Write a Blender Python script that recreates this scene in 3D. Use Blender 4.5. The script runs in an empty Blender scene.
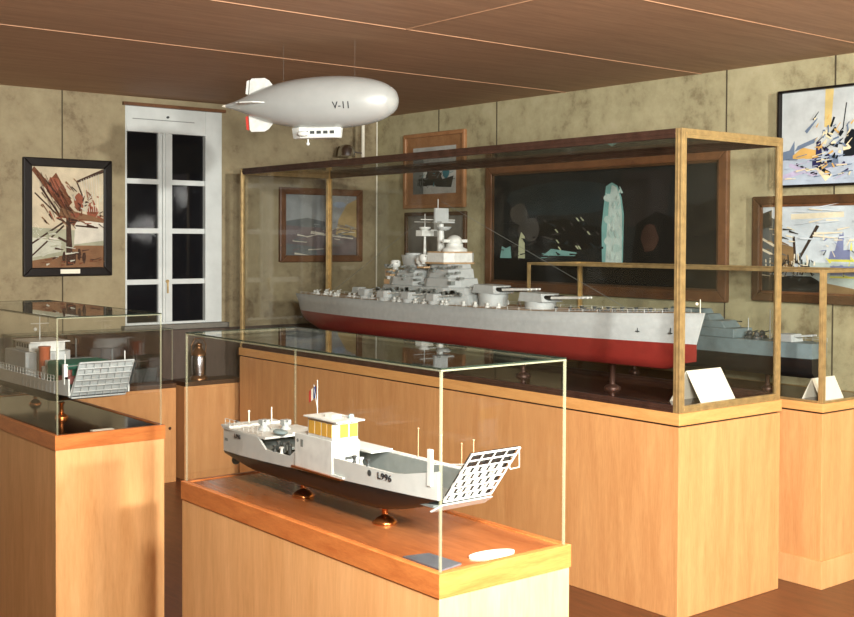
import bpy, math, random
from mathutils import Vector, Matrix
random.seed(7)
S = bpy.context.scene
COL = S.collection
PI = math.pi
# ------------------------------------------------------------------ camera
YAW, PITCH, ROLL, FPX = math.radians(-38.8357), math.radians(-1.246), math.radians(-0.2805), 1145.2954
r2 = Vector((math.cos(YAW), math.sin(YAW), 0))          # level right-hand axis of the view
f2 = Vector((-math.sin(YAW), math.cos(YAW), 0))         # level forward axis
up = Vector((0, 0, 1))
fwd = f2 * math.cos(PITCH) + up * math.sin(PITCH)
upv = -f2 * math.sin(PITCH) + up * math.cos(PITCH)
ax = r2 * math.cos(ROLL) - upv * math.sin(ROLL)
au = r2 * math.sin(ROLL) + upv * math.cos(ROLL)
cam = bpy.data.cameras.new('camera')
cam.sensor_width = 36
cam.lens = FPX * 36 / 854
cam.shift_x = (427 - 431.58) / 854
cam.shift_y = (266.06 - 308.5) / 854
cam.clip_start = 0.05
co = bpy.data.objects.new('camera', cam)
COL.objects.link(co)
M = Matrix((ax, au, -fwd)).transposed().to_4x4()
M.translation = Vector((0, 0, 1.6))
co.matrix_world = M
S.camera = co
# ------------------------------------------------------------------ light and exposure
S.view_settings.view_transform = 'Standard'
S.view_settings.look = 'None'
S.view_settings.gamma = 1
S.view_settings.use_curve_mapping = False
S.view_settings.exposure = 0.0
S.cycles.transparent_max_bounces = 40
S.cycles.max_bounces = 10
S.cycles.glossy_bounces = 5
S.cycles.sample_clamp_indirect = 6
w = bpy.data.worlds.new('night')
S.world = w
w.use_nodes = True
w.node_tree.nodes['Background'].inputs[0].default_value = (0.02, 0.02, 0.025, 1)
w.node_tree.nodes['Background'].inputs[1].default_value = 0.3

def lamp(name, loc, target, size, power, color=(1, .975, .925)):
    d = bpy.data.lights.new(name, 'AREA')
    d.shape = 'DISK'
    d.size = size
    d.energy = power
    d.color = color
    o = bpy.data.objects.new(name, d)
    COL.objects.link(o)
    o.location = loc
    o.rotation_euler = (Vector(target) - Vector(loc)).to_track_quat('-Z', 'Y').to_euler()
    o['kind'] = 'helper'
    return o
lamp('photo_lamp_key', (2.0, -2.2, 2.48), (3.4, 5.5, 1.3), .18, 390)
lamp('photo_lamp_low', (2.0, -1.6, 1.72), (2.6, 5.0, 1.0), .2, 45)
lamp('photo_lamp_fill', (0.62, 0.3, 2.2), (3.6, 4.2, 0.9), .3, 160)
lamp('ceiling_bounce', (1.2, 0.3, 1.75), (1.9, 1.3, 2.55), .35, 150)

# ------------------------------------------------------------------ mesh builder
class MB:
    def __init__(s): s.v = []; s.f = []
    def add(s, vs, fs, mi=0, sm=False):
        b = len(s.v); s.v += [tuple(p) for p in vs]
        s.f += [([b + i for i in q], mi, sm) for q in fs]
    def box(s, x0, x1, y0, y1, z0, z1, mi=0):
        s.add([(x, y, z) for z in (z0, z1) for y in (y0, y1) for x in (x0, x1)],
              [(0, 2, 3, 1), (4, 5, 7, 6), (0, 1, 5, 4), (2, 6, 7, 3), (0, 4, 6, 2), (1, 3, 7, 5)], mi)
    def tube(s, a, b, r, r1=None, n=10, mi=0, caps=True):
        a, b = Vector(a), Vector(b); r1 = r if r1 is None else r1
        d = (b - a).normalized()
        u = d.orthogonal().normalized(); t = d.cross(u)
        ring = lambda c, q: [c + (u * math.cos(2 * PI * i / n) + t * math.sin(2 * PI * i / n)) * q for i in range(n)]
        s.add(ring(a, r) + ring(b, r1), [(i, (i + 1) % n, n + (i + 1) % n, n + i) for i in range(n)], mi, True)
        if caps:
            s.add(ring(a, r), [tuple(range(n))[::-1]], mi); s.add(ring(b, r1), [tuple(range(n))], mi)
    def path(s, pts, r, n=6, mi=0):
        for a, b in zip(pts, pts[1:]): s.tube(a, b, r, n=n, mi=mi)
    def lathe(s, prof, c=(0, 0, 0), axis='z', n=24, mi=0, sm=True):
        vs = []; c = Vector(c)
        for r, h in prof:
            for i in range(n):
                a = 2 * PI * i / n
                p = (r * math.cos(a), r * math.sin(a), h)
                if axis == 'x': p = (p[2], p[0], p[1])
                if axis == 'y': p = (p[1], p[2], p[0])
                vs.append(c + Vector(p))
        fs = []
        for k in range(len(prof) - 1):
            for i in range(n):
                fs.append((k * n + i, k * n + (i + 1) % n, (k + 1) * n + (i + 1) % n, (k + 1) * n + i))
        s.add(vs, fs, mi, sm)
        m = len(prof) - 1
        s.add(vs[:n], [tuple(range(n))[::-1]], mi); s.add(vs[m * n:], [tuple(range(n))], mi)
    def ball(s, c, r, n=12, mi=0, sq=(1, 1, 1)):
        prof = [(max(1e-4, math.sin(PI * k / n)), -math.cos(PI * k / n)) for k in range(n + 1)]
        vs = []
        for q, h in prof:
            for i in range(n):
                a = 2 * PI * i / n
                vs.append((c[0] + r * sq[0] * q * math.cos(a), c[1] + r * sq[1] * q * math.sin(a), c[2] + r * sq[2] * h))
        s.add(vs, [(k * n + i, k * n + (i + 1) % n, (k + 1) * n + (i + 1) % n, (k + 1) * n + i) for k in range(n) for i in range(n)], mi, True)
    def prism(s, pts, z0, z1, mi=0, taper=1.0):
        n = len(pts); cx = sum(p[0] for p in pts) / n; cy = sum(p[1] for p in pts) / n
        top = [(cx + (x - cx) * taper, cy + (y - cy) * taper, z1) for x, y in pts]
        s.add([(x, y, z0) for x, y in pts] + top,
              [tuple(range(n))[::-1], tuple(range(n, 2 * n))] + [(i, (i + 1) % n, n + (i + 1) % n, n + i) for i in range(n)], mi)
    def slab(s, pts3, t, mi=0):                 # a planar polygon given thickness along the vector t
        n = len(pts3); t = Vector(t)
        a = [Vector(p) for p in pts3]; b = [p + t for p in a]
        s.add(a + b, [tuple(range(n))[::-1], tuple(range(n, 2 * n))] + [(i, (i + 1) % n, n + (i + 1) % n, n + i) for i in range(n)], mi)
    def loft(s, rings, mi=0, sm=True, closed=False, caps=True):
        n = len(rings[0]); vs = [p for r in rings for p in r]; fs = []
        m = n if closed else n - 1
        for k in range(len(rings) - 1):
            for i in range(m):
                j = (i + 1) % n
                fs.append((k * n + i, k * n + j, (k + 1) * n + j, (k + 1) * n + i))
        s.add(vs, fs, mi, sm)
        if caps:
            s.add(rings[0], [tuple(range(n))[::-1]], mi); s.add(rings[-1], [tuple(range(n))], mi)
    def build(s, name, mats, parent=None, loc=(0, 0, 0), rotz=0, bevel=0):
        me = bpy.data.meshes.new(name)
        me.from_pydata(s.v, [], [q[0] for q in s.f])
        if not isinstance(mats, (list, tuple)): mats = [mats]
        for m in mats: me.materials.append(m)
        for p, q in zip(me.polygons, s.f):
            p.material_index = q[1]; p.use_smooth = q[2]
        me.update()
        o = bpy.data.objects.new(name, me)
        COL.objects.link(o); o.parent = parent
        o.location = loc; o.rotation_euler = (0, 0, rotz)
        if bevel:
            b = o.modifiers.new('bevel', 'BEVEL'); b.width = bevel; b.segments = 2; b.limit_method = 'ANGLE'
        return o

def thing(name, label, cat, loc=(0, 0, 0), rotz=0, group=None):
    o = bpy.data.objects.new(name, None)
    COL.objects.link(o)
    o.empty_display_size = .05
    o.location = loc; o.rotation_euler = (0, 0, rotz)
    return tag(o, label, cat, group)
def tag(o, label, cat, group=None):
    o['label'] = label; o['category'] = cat; o['kind'] = 'thing'
    if group: o['group'] = group
    return o
def struct(o):
    o['kind'] = 'structure'; return o
def part_label(o, s):
    o['label'] = s; return o

# ------------------------------------------------------------------ materials
def new_mat(name):
    m = bpy.data.materials.new(name); m.use_nodes = True
    nt = m.node_tree; b = nt.nodes['Principled BSDF']
    return m, nt, b
def ramp(nt, stops):
    r = nt.nodes.new('ShaderNodeValToRGB'); e = r.color_ramp.elements
    while len(e) < len(stops): e.new(.5)
    for q, (p, c) in zip(e, stops): q.position = p; q.color = (*c, 1)
    return r
def coords(nt, scale=(1, 1, 1), rot=(0, 0, 0)):
    t = nt.nodes.new('ShaderNodeTexCoord'); m = nt.nodes.new('ShaderNodeMapping')
    m.inputs['Scale'].default_value = scale; m.inputs['Rotation'].default_value = rot
    nt.links.new(t.outputs['Object'], m.inputs[0]); return m.outputs[0]
def noise(nt, vec, scale, detail=4, rough=.55, dist=0):
    n = nt.nodes.new('ShaderNodeTexNoise')
    n.inputs['Scale'].default_value = scale; n.inputs['Detail'].default_value = detail
    n.inputs['Roughness'].default_value = rough; n.inputs['Distortion'].default_value = dist
    nt.links.new(vec, n.inputs['Vector']); return n.outputs['Fac']
def srgb(*c):
    return tuple(((v / 255) / 12.92 if v / 255 <= .04045 else ((v / 255 + .055) / 1.055) ** 2.4) for v in c)
def paint(name, c, rough=.5, metal=0, var=.12, scale=30, spec=.5):
    m, nt, b = new_mat(name)
    f = noise(nt, coords(nt), scale)
    rp = ramp(nt, [(.3, tuple(v * (1 - var) for v in c)), (.7, tuple(min(1, v * (1 + var)) for v in c))])
    nt.links.new(f, rp.inputs[0]); nt.links.new(rp.outputs[0], b.inputs['Base Color'])
    b.inputs['Roughness'].default_value = rough; b.inputs['Metallic'].default_value = metal
    b.inputs['Specular IOR Level'].default_value = spec
    return m
def wood(name, c1, c2, scale=(14, 14, 1.2), rough=.4, spec=.5, big=None, coat=0):
    m, nt, b = new_mat(name)
    v = coords(nt, scale)
    f1 = noise(nt, v, 3.0, 6, .6, .6)
    f2 = noise(nt, coords(nt, tuple(q * 6 for q in scale)), 4.0, 3, .6)
    mx = nt.nodes.new('ShaderNodeMath'); mx.operation = 'MULTIPLY_ADD'
    mx.inputs[1].default_value = .35
    nt.links.new(f2, mx.inputs[0])
    m2 = nt.nodes.new('ShaderNodeMath'); m2.operation = 'MULTIPLY'; m2.inputs[1].default_value = .65
    nt.links.new(f1, m2.inputs[0]); nt.links.new(m2.outputs[0], mx.inputs[2])
    rp = ramp(nt, [(.32, c1), (.68, c2)])
    nt.links.new(mx.outputs[0], rp.inputs[0]); nt.links.new(rp.outputs[0], b.inputs['Base Color'])
    b.inputs['Roughness'].default_value = rough; b.inputs['Specular IOR Level'].default_value = spec
    b.inputs['Coat Weight'].default_value = coat; b.inputs['Coat Roughness'].default_value = .12
    return m
def glass(name, tint=(1, 1, 1), base=.02):
    m = bpy.data.materials.new(name); m.use_nodes = True
    nt = m.node_tree; nt.nodes.clear()
    out = nt.nodes.new('ShaderNodeOutputMaterial'); mix = nt.nodes.new('ShaderNodeMixShader')
    tr = nt.nodes.new('ShaderNodeBsdfTransparent'); gl = nt.nodes.new('ShaderNodeBsdfGlossy')
    gl.inputs['Roughness'].default_value = .015
    f = noise(nt, coords(nt), 2.0)                                   # faint unevenness of old plate glass
    rp = ramp(nt, [(.2, tuple(v * .985 for v in tint)), (.8, tint)])
    nt.links.new(f, rp.inputs[0]); nt.links.new(rp.outputs[0], tr.inputs[0])
    lw = nt.nodes.new('ShaderNodeLayerWeight'); lw.inputs[0].default_value = .5
    pw = nt.nodes.new('ShaderNodeMath'); pw.operation = 'POWER'; pw.inputs[1].default_value = 5
    nt.links.new(lw.outputs['Facing'], pw.inputs[0])
    ma = nt.nodes.new('ShaderNodeMath'); ma.operation = 'MULTIPLY_ADD'
    ma.inputs[1].default_value = 1 - base; ma.inputs[2].default_value = base
    nt.links.new(pw.outputs[0], ma.inputs[0]); nt.links.new(ma.outputs[0], mix.inputs[0])
    nt.links.new(tr.outputs[0], mix.inputs[1]); nt.links.new(gl.outputs[0], mix.inputs[2])
    nt.links.new(mix.outputs[0], out.inputs[0])
    return m
def wall_mat(name, a, b_, c, stain):
    m, nt, b = new_mat(name)
    v = coords(nt)
    f = noise(nt, v, 1.6, 6, .65, .3); g = noise(nt, v, 9, 5, .7); h = noise(nt, coords(nt, (60, 60, 160)), 1.5, 2)
    rp = ramp(nt, [(.36, stain), (.46, a), (.55, b_), (.68, c)])
    mt = nt.nodes.new('ShaderNodeMath'); mt.operation = 'MULTIPLY_ADD'; mt.inputs[1].default_value = .45
    nt.links.new(g, mt.inputs[0])
    m3 = nt.nodes.new('ShaderNodeMath'); m3.operation = 'MULTIPLY'; m3.inputs[1].default_value = .55
    nt.links.new(f, m3.inputs[0]); nt.links.new(m3.outputs[0], mt.inputs[2])
    nt.links.new(mt.outputs[0], rp.inputs[0]); nt.links.new(rp.outputs[0], b.inputs['Base Color'])
    bp = nt.nodes.new('ShaderNodeBump'); bp.inputs['Strength'].default_value = .25; bp.inputs['Distance'].default_value = .004
    nt.links.new(h, bp.inputs['Height']); nt.links.new(bp.outputs[0], b.inputs['Normal'])
    b.inputs['Roughness'].default_value = .9; b.inputs['Specular IOR Level'].default_value = .2
    return m
def flat(name, c, rough=.6):
    return paint(name, c, rough, var=.16, scale=11, spec=.15)

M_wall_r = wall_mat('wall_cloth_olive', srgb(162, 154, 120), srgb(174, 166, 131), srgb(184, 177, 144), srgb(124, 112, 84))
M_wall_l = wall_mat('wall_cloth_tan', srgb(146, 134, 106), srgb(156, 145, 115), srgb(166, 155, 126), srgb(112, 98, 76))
M_ceil = wood('ceiling_plywood', srgb(160, 128, 104), srgb(188, 154, 124), (.7, 9, 9), .6, .2)
M_floor = wood('floor_parquet', srgb(78, 44, 28), srgb(120, 72, 46), (10, 1.2, 10), .35)
M_seam = paint('dark_wall_seam', srgb(70, 62, 44), .9)  # dark joint lines between the wall cloth panels
M_ceilseam = paint('ceiling_seam', srgb(172, 132, 100), .7)
M_oak = wood('golden_veneer', srgb(210, 154, 96), srgb(234, 182, 124), (7, 7, .7), .38, .45)
M_oak2 = wood('honey_veneer', srgb(198, 140, 86), srgb(222, 168, 110), (7, 7, .7), .42, .4)
M_trim = wood('orange_hardwood', srgb(178, 98, 48), srgb(212, 134, 72), (1.5, 3, 14), .28, .5)
M_trimx = M_trim
M_ledge = wood('honey_ledge', srgb(206, 148, 84), srgb(228, 174, 108), (2, 2, 14), .3, .5)
M_inner = wood('reddish_varnished_board', srgb(140, 80, 44), srgb(176, 108, 62), (9, 1, 9), .16, .6)
M_dark = wood('dark_polished_board', srgb(58, 34, 24), srgb(86, 54, 38), (9, 1, 9), .1, .7)
M_blackb = wood('black_polished_board', srgb(26, 18, 14), srgb(46, 32, 24), (9, 1, 9), .1, .7)
M_brass = paint('worn_brass', srgb(178, 152, 104), .36, .55, .22, 25)
M_lant = paint('old_lantern_brass', srgb(128, 92, 60), .3, .7, .2)
M_brassd = paint('shaded_tarnished_brass', srgb(84, 60, 50), .36, .5, .3, 18)  # tarnish tone that also carries painted shade on the big case's long rails
M_copper = paint('copper', srgb(206, 124, 66), .22, .9, .1)
M_glass = glass('plate_glass', (.994, .997, .995), .009)
def clear_edge(m, f):
    nt = m.node_tree; b = nt.nodes['Principled BSDF']; out = nt.nodes['Material Output']
    mx = nt.nodes.new('ShaderNodeMixShader'); tr = nt.nodes.new('ShaderNodeBsdfTransparent'); mx.inputs[0].default_value = f
    nt.links.new(tr.outputs[0], mx.inputs[1]); nt.links.new(b.outputs[0], mx.inputs[2]); nt.links.new(mx.outputs[0], out.inputs[0])
    return m
M_edge = clear_edge(paint('polished_glass_edge', srgb(186, 188, 156), .2, 0, .08, 8, .5), .24)
M_edged = clear_edge(paint('dark_glass_edge', srgb(34, 46, 38), .15, 0, .1, 8, .8), .75)
M_white = paint('white_paint', srgb(212, 216, 210), .45)
M_winw = paint('window_white', srgb(204, 210, 206), .5, 0, .08, 8)
M_night = paint('night_glass', (.008, .008, .009), .06, 0, .1, 4, .08)
M_black = paint('black_paint', srgb(26, 25, 24), .4)
M_hullw = paint('hull_white_grey', srgb(196, 201, 196), .4, 0, .05)
M_grey = paint('ship_grey', srgb(172, 178, 176), .5, 0, .08)
M_midgrey = paint('mid_grey', srgb(120, 126, 122), .55)
M_dkgrey = paint('dark_grey', srgb(62, 66, 64), .55)
M_slate = paint('slate_grey', srgb(108, 124, 126), .5)
M_bgrey = paint('blue_grey', srgb(138, 158, 160), .5)
M_red = paint('hull_red', srgb(122, 40, 34), .32, 0, .08)
M_green = paint('deck_green', srgb(40, 104, 84), .6)
M_gold = paint('amber_window', srgb(206, 160, 66), .25)
M_card = paint('white_card', srgb(238, 234, 214), .7, 0, .03)
M_silver = paint('silver_envelope', srgb(178, 182, 178), .3, .25, .04, 12)
M_chrome = paint('chrome', srgb(190, 190, 190), .25, 1, .05)
M_frameb = paint('black_frame', srgb(22, 17, 14), .4, spec=.25)
M_framew = wood('light_wood_frame', srgb(142, 98, 62), srgb(172, 126, 84), (4, 4, 4), .45)
M_framem = wood('brown_frame', srgb(84, 54, 34), srgb(118, 80, 50), (4, 4, 4), .4)
M_framed = wood('dark_wood_frame', srgb(62, 42, 26), srgb(92, 64, 38), (4, 4, 4), .4)
M_stone = paint('grey_sill', srgb(112, 110, 100), .7)
M_oran = paint('orange_paint', srgb(158, 78, 44), .5)
M_teak = paint('teak_deck', srgb(176, 146, 108), .6)
M_plaq = paint('grey_plaque', srgb(120, 126, 134), .3, .5)
M_blue = paint('flag_blue', srgb(40, 60, 120), .6)
M_winch = paint('winch_red', srgb(138, 84, 76), .5)
M_fred = paint('flag_red', srgb(190, 60, 50), .6)
M_letter = paint('black_lettering', srgb(30, 32, 36), .6)

# ------------------------------------------------------------------ room shell
XW, YW, ZC = 5.219, 7.158, 2.547
X0, Y0 = -5.0, -6.0
m = MB(); m.box(X0 - .1, XW + .1, Y0 - .1, YW + .1, -.1, 0); struct(m.build('floor', M_floor))
m = MB(); m.box(X0 - .1, XW + .1, Y0 - .1, YW + .1, ZC, ZC + .1); struct(m.build('ceiling', M_ceil))
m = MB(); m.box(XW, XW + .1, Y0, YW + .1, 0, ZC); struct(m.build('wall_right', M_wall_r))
# left wall with the window opening
WX0, WX1, WZ0, WZ1 = 3.165, 3.876, 1.03, 2.485
m = MB()
m.box(X0, WX0, YW, YW + .1, 0, ZC); m.box(WX1, XW, YW, YW + .1, 0, ZC)
m.box(WX0, WX1, YW, YW + .1, 0, WZ0); m.box(WX0, WX1, YW, YW + .1, WZ1, ZC)
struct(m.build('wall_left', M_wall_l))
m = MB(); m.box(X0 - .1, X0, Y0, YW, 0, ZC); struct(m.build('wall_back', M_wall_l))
m = MB(); m.box(X0, XW, Y0 - .1, Y0, 0, ZC); struct(m.build('wall_near', M_wall_r))
k = 1
for yy in (6.406, 5.785, 3.903, 3.24, 1.9):
    m = MB(); m.box(XW - .002, XW + .001, yy - .004, yy + .004, .02, ZC); struct(m.build('trim_%d' % k, M_seam)); k += 1
m = MB(); m.box(2.739, 2.747, YW - .002, YW + .001, .02, ZC); struct(m.build('trim_%d' % k, M_seam)); k += 1
for yy in (5.14, 4.08, 2.985, 1.9, .8):
    m = MB(); m.box(X0, XW, yy - .0035, yy + .0035, ZC - .003, ZC + .001); struct(m.build('trim_%d' % k, M_ceilseam)); k += 1
m = MB(); m.box(3.127, 3.133, 2.991, 4.074, ZC - .003, ZC + .001); struct(m.build('trim_%d' % k, M_ceilseam)); k += 1
m = MB(); m.box(WX0 - .02, WX1 + .02, YW - .03, YW + .02, WZ1, WZ1 + .022); struct(m.build('trim_%d' % k, M_framem)); k += 1
m = MB(); m.tube((XW - .012, YW - .012, 0.02), (XW - .012, YW - .012, ZC), .005, n=8); struct(m.build('trim_%d' % k, M_card))
# window
win = bpy.data.objects.new('window_1', None); COL.objects.link(win); struct(win)
win.location = (WX0, YW, WZ0)
def wbox(name, mat, boxes, parent=win, bevel=0):
    q = MB()
    for b in boxes: q.box(*b)
    return q.build(name, mat, parent, bevel=bevel)
W_, H_ = WX1 - WX0, WZ1 - WZ0
fr = wbox('window_frame', M_winw, [(0, .012, -.005, .07, 0, H_), (.585, W_, -.005, .07, 0, H_),
     (.012, .585, -.005, .07, H_ - .168, H_), (.012, .585, -.005, .07, 0, .016)], bevel=.003)
wbox('meeting_stile', M_winw, [(.242, .343, .012, .06, .016, H_ - .168), (.268, .318, -.004, .012, .016, H_ - .168), (.285, .3, -.012, -.004, .016, H_ - .168)])
for r_ in ((.955, .977), (.625, .647), (.282, .304)):
    for a, b in ((.012, .242), (.343, .585)):
        wbox('glazing_bar', M_winw, [(a, b, .012, .05, r_[0] - .012, r_[1])])
for a, b in ((.012, .242), (.343, .585)):
    for c, d in ((.016, .27), (.304, .613), (.647, .943), (.977, H_ - .168)):
        wbox('pane', M_night, [(a, b, .035, .042, c, d)])
m = MB(); m.tube((.30, -.02, H_ - .06), (.30, -.006, H_ - .06), .008, n=10); m.build('bolt', M_dkgrey, win)
m = MB(); m.box(.05, .5, -.0062, -.004, H_ - .085, H_ - .08); m.build('transom_joint', M_midgrey, win)
m = MB(); m.tube((.295, -.02, .29), (.295, -.012, .29), .012, n=10); m.tube((.295, -.022, .29), (.295, -.022, .21), .006, n=8); m.build('handle', M_brass, win)
m = MB(); m.box(WX0 - .03, WX1 + .03, YW - .06, YW + .03, WZ0 - .035, WZ0); struct(m.build('trim_30', M_stone, bevel=.004))

M_panel = wood('dark_panelling', srgb(74, 64, 56), srgb(98, 86, 76), (3, 3, .6), .35, .5)
m = MB(); m.box(1.6, XW, YW - .012, YW + .001, .02, .99); struct(m.build('trim_31', M_panel))
# ------------------------------------------------------------------ pictures
def picture(label, wall, start, z0, width, height, fw, depth, fmat, polys, mats, cat='picture', plate=False, mat_border=None, inner=None, glazed=True, group='framed pictures on the walls'):
    """polys: (material index, [(u, v) in 0..1 of the canvas])"""
    if wall == 'left': t = thing('framed_picture', label, cat, (start, YW, z0), 0, group)
    else: t = thing('framed_picture', label, cat, (XW, start, z0), -PI / 2, group)
    fb = MB()
    d = depth
    fb.slab([(0, -.002, 0), (width, -.002, 0), (width - fw, -.002, fw), (fw, -.002, fw)], (0, -d, 0))
    fb.slab([(0, -.002, height), (fw, -.002, height - fw), (width - fw, -.002, height - fw), (width, -.002, height)], (0, -d, 0))
    fb.slab([(0, -.002, 0), (fw, -.002, fw), (fw, -.002, height - fw), (0, -.002, height)], (0, -d, 0))
    fb.slab([(width, -.002, 0), (width, -.002, height), (width - fw, -.002, height - fw), (width - fw, -.002, fw)], (0, -d, 0))
    f = fb.build('frame', fmat, t, bevel=min(.006, fw * .2))
    if inner:
        ib = MB(); g = .012
        for a in ((fw, width - fw, fw, fw + g), (fw, width - fw, height - fw - g, height - fw), (fw, fw + g, fw, height - fw), (width - fw - g, width - fw, fw, height - fw)):
            ib.box(a[0], a[1], -d * .8, -.004, a[2], a[3])
        ib.build('inner_slip', inner, t)
    cu0, cu1, cv0, cv1 = fw, width - fw, fw, height - fw
    if mat_border:
        mb = MB(); mb.box(cu0, cu1, -d * .5, -.003, cv0, cv1); mb.build('mount', mat_border[1], t)
        b = mat_border[0]; cu0 += b; cu1 -= b; cv0 += b; cv1 -= b
        y = -d * .5 - .0005
    else: y = -d * .45
    cb = MB()
    cb.box(cu0, cu1, y - .001, y + .004 if not mat_border else y + .0004, cv0, cv1, 0)
    for i, (mi, pts) in enumerate(polys):
        yy = y - .0014 - .00012 * i
        P = [(cu0 + (cu1 - cu0) * min(1, max(0, a)), yy, cv0 + (cv1 - cv0) * min(1, max(0, b))) for a, b in pts]
        cb.add(P, [tuple(range(len(P)))], mi)
    cb.build('canvas', mats, t)
    if plate:
        pb = MB(); pb.box(width * .4, width * .62, -d - .006, -d - .001, fw * .3, fw * .8); part_label(pb.build('name_plate', M_card, t), 'white name plate')
    if glazed:
        gb = MB(); gb.box(fw, width - fw, y - .012, y - .009, fw, height - fw); gb.build('glazing', M_glass, t)
    return t
def strip(pts, w0, w1=None):
    w1 = w0 if w1 is None else w1
    (a, b), (c, d) = pts; L = math.hypot(c - a, d - b); nx, ny = -(d - b) / L, (c - a) / L
    return [(a + nx * w0, b + ny * w0), (a - nx * w0, b - ny * w0), (c - nx * w1, d - ny * w1), (c + nx * w1, d + ny * w1)]
def blob(cx, cy, rx, ry, n=12, jit=.25, seed=0):
    rr = random.Random(seed)
    return [(cx + rx * math.cos(2 * PI * i / n) * (1 - jit * rr.random()), cy + ry * math.sin(2 * PI * i / n) * (1 - jit * rr.random())) for i in range(n)]
def strokes(n, box, mis, seed, size=.05, thick=.006, ang=None):
    rr = random.Random(seed); out = []
    for i in range(n):
        a = box[0] + (box[1] - box[0]) * rr.random(); b = box[2] + (box[3] - box[2]) * rr.random()
        an = (rr.random() * PI) if ang is None else ang + .5 * (rr.random() - .5)
        L = size * (.4 + rr.random())
        out.append((mis[i % len(mis)], strip([(a, b), (a + L * math.cos(an), b + L * math.sin(an))], thick * (.4 + rr.random()), thick * .4)))
    return out
# bowsprit painting
mats = [flat('sky_cream', srgb(204, 190, 162)), flat('sea_sage', srgb(166, 166, 142)), flat('spar_brown', srgb(112, 66, 44)), flat('rig_dark', srgb(66, 44, 34)),
        flat('deck_rust', srgb(132, 96, 68)), flat('sail_white', srgb(212, 206, 190)), flat('figure_red', srgb(146, 84, 62)), flat('foam', srgb(196, 196, 178))]
P = [(1, [(0, .0), (1, .0), (1, .34), (.5, .38), (0, .4)]), (7, [(0, .1), (.4, .16), (.4, .26), (0, .3)]),
     (4, [(0, 0), (1, 0), (1, .22), (.6, .22), (.42, .12), (0, .07)]), (5, [(.58, .23), (1, .27), (1, .47), (.6, .46)]),
     (2, strip([(.0, 1.), (.62, .46)], .05, .06)), (2, strip([(.28, .9), (.52, .62)], .07, .05)), (6, blob(.3, .82, .1, .09, seed=1)), (6, blob(.65, .66, .08, .1, seed=2)),
     (6, blob(.84, .56, .1, .07, seed=3)), (4, strip([(.38, .55), (1, .47)], .05, .02)), (3, strip([(.12, .8), (.4, .5)], .012)), (3, strip([(.04, .74), (.5, .42)], .008)),
     (3, strip([(0, .24), (.45, .46)], .01)), (3, strip([(0, .12), (.44, .42)], .01)), (3, strip([(.5, .5), (.52, .02)], .03, .05)), (3, strip([(.62, .86), (1, .98)], .012, .02)),
     (3, strip([(.62, .86), (.7, .72)], .01)), (3, strip([(.6, .42), (.92, .4)], .008)), (3, strip([(.36, .3), (.52, .24)], .012))]
for i in range(8): P.append((7 if i % 2 else 5, strip([(.68 + i * .035, .88 + i * .01), (.74 + i * .03, .56)], .004)))
P += [(3, blob(.44 + i * .07, .1 + .03 * (i % 2), .03, .07, seed=i)) for i in range(5)]
for i in range(12): P.append((3, strip([(.2 + .03 * i, .86 - .03 * i), (.27 + .03 * i, .8 - .026 * i)], .006)))
P += strokes(46, (.12, .62, .46, .9), (2, 3, 4, 6, 3), 21, .09, .009, -.75)
P += strokes(20, (.3, .95, .42, .56), (3, 2, 4, 6), 22, .09, .010, -.1)
P += strokes(26, (.55, .95, .5, .72), (6, 3, 2, 7), 23, .06, .010)
P += strokes(30, (.02, .95, .02, .2), (3, 2, 4, 7), 24, .1, .008, .1)
P += strokes(12, (.02, .5, .2, .36), (1, 7, 5), 25, .12, .008, .05)
P += [(3, strip([(.05 + .06 * i, .96 - .02 * i), (.3 + .07 * i, .5)], .003)) for i in range(5)]
picture('black framed painting of sailors on a bowsprit, left of the white window', 'left', 2.487, 1.366, .577, .746, .055, .03, M_frameb, P, mats, plate=True)
# beach watercolour seen through the big case
mats = [flat('haze_grey', srgb(152, 156, 156)), flat('shore_violet', srgb(120, 110, 110)), flat('cliff_tan', srgb(178, 156, 112)), flat('surf', srgb(206, 200, 184)), flat('sea_dull', srgb(112, 116, 116)), flat('sky_blue', srgb(150, 164, 182))]
P = [(1, [(0, 0), (1, 0), (1, .42), (0, .5)]), (4, [(0, .5), (.55, .42), (.55, .56), (.3, .62), (0, .56)]), (2, [(.7, .35), (1, .3), (1, .95), (.86, .86), (.74, .6)]), (3, strip([(.35, .38), (.95, .28)], .025, .01)),
     (5, blob(.75, .85, .1, .06, seed=4)), (4, [(0, 0), (.45, 0), (.4, .14), (0, .2)]), (1, strip([(.05, .47), (.5, .44)], .02)), (3, strip([(.1, .24), (.3, .22)], .012))]
P += strokes(40, (.03, .95, .03, .45), (1, 4, 3, 1, 4), 26, .16, .012, .02)
P += strokes(14, (.1, .9, .42, .6), (4, 1, 0), 27, .14, .01, -.1)
picture('brown framed seascape seen through the left end of the big glass case', 'left', 4.335, 1.442, .73, .544, .05, .03, M_framem, P, mats)
# ship print, upper of the two in the corner
mats = [flat('paper', srgb(190, 192, 186)), flat('ink', srgb(48, 52, 50)), flat('ink_soft', srgb(112, 116, 112)), flat('teal_mark', srgb(60, 120, 130)), flat('hull_mark', srgb(70, 60, 52))]
P = [(2, [(0, 0), (.25, 0), (.25, .5), (0, .6)]), (1, [(.1, .18), (.9, .12), (.95, .36), (.7, .3), (.6, .5), (.35, .48), (.3, .34), (.12, .34)]), (4, blob(.5, .4, .22, .12, seed=5)), (1, strip([(.35, .3), (.34, .9)], .01)),
     (1, strip([(.6, .3), (.6, .85)], .01)), (3, blob(.78, .44, .1, .14, seed=6)), (0, [(.35, .12), (.55, .11), (.55, .17), (.35, .18)]), (2, strip([(.2, .8), (.8, .74)], .008))]
P += [(2, strip([(.03 + .05 * i, .02), (.03 + .05 * i, .5)], .006)) for i in range(5)]
P += strokes(40, (.1, .92, .12, .6), (1, 2, 4, 3, 1), 37, .1, .01)
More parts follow.
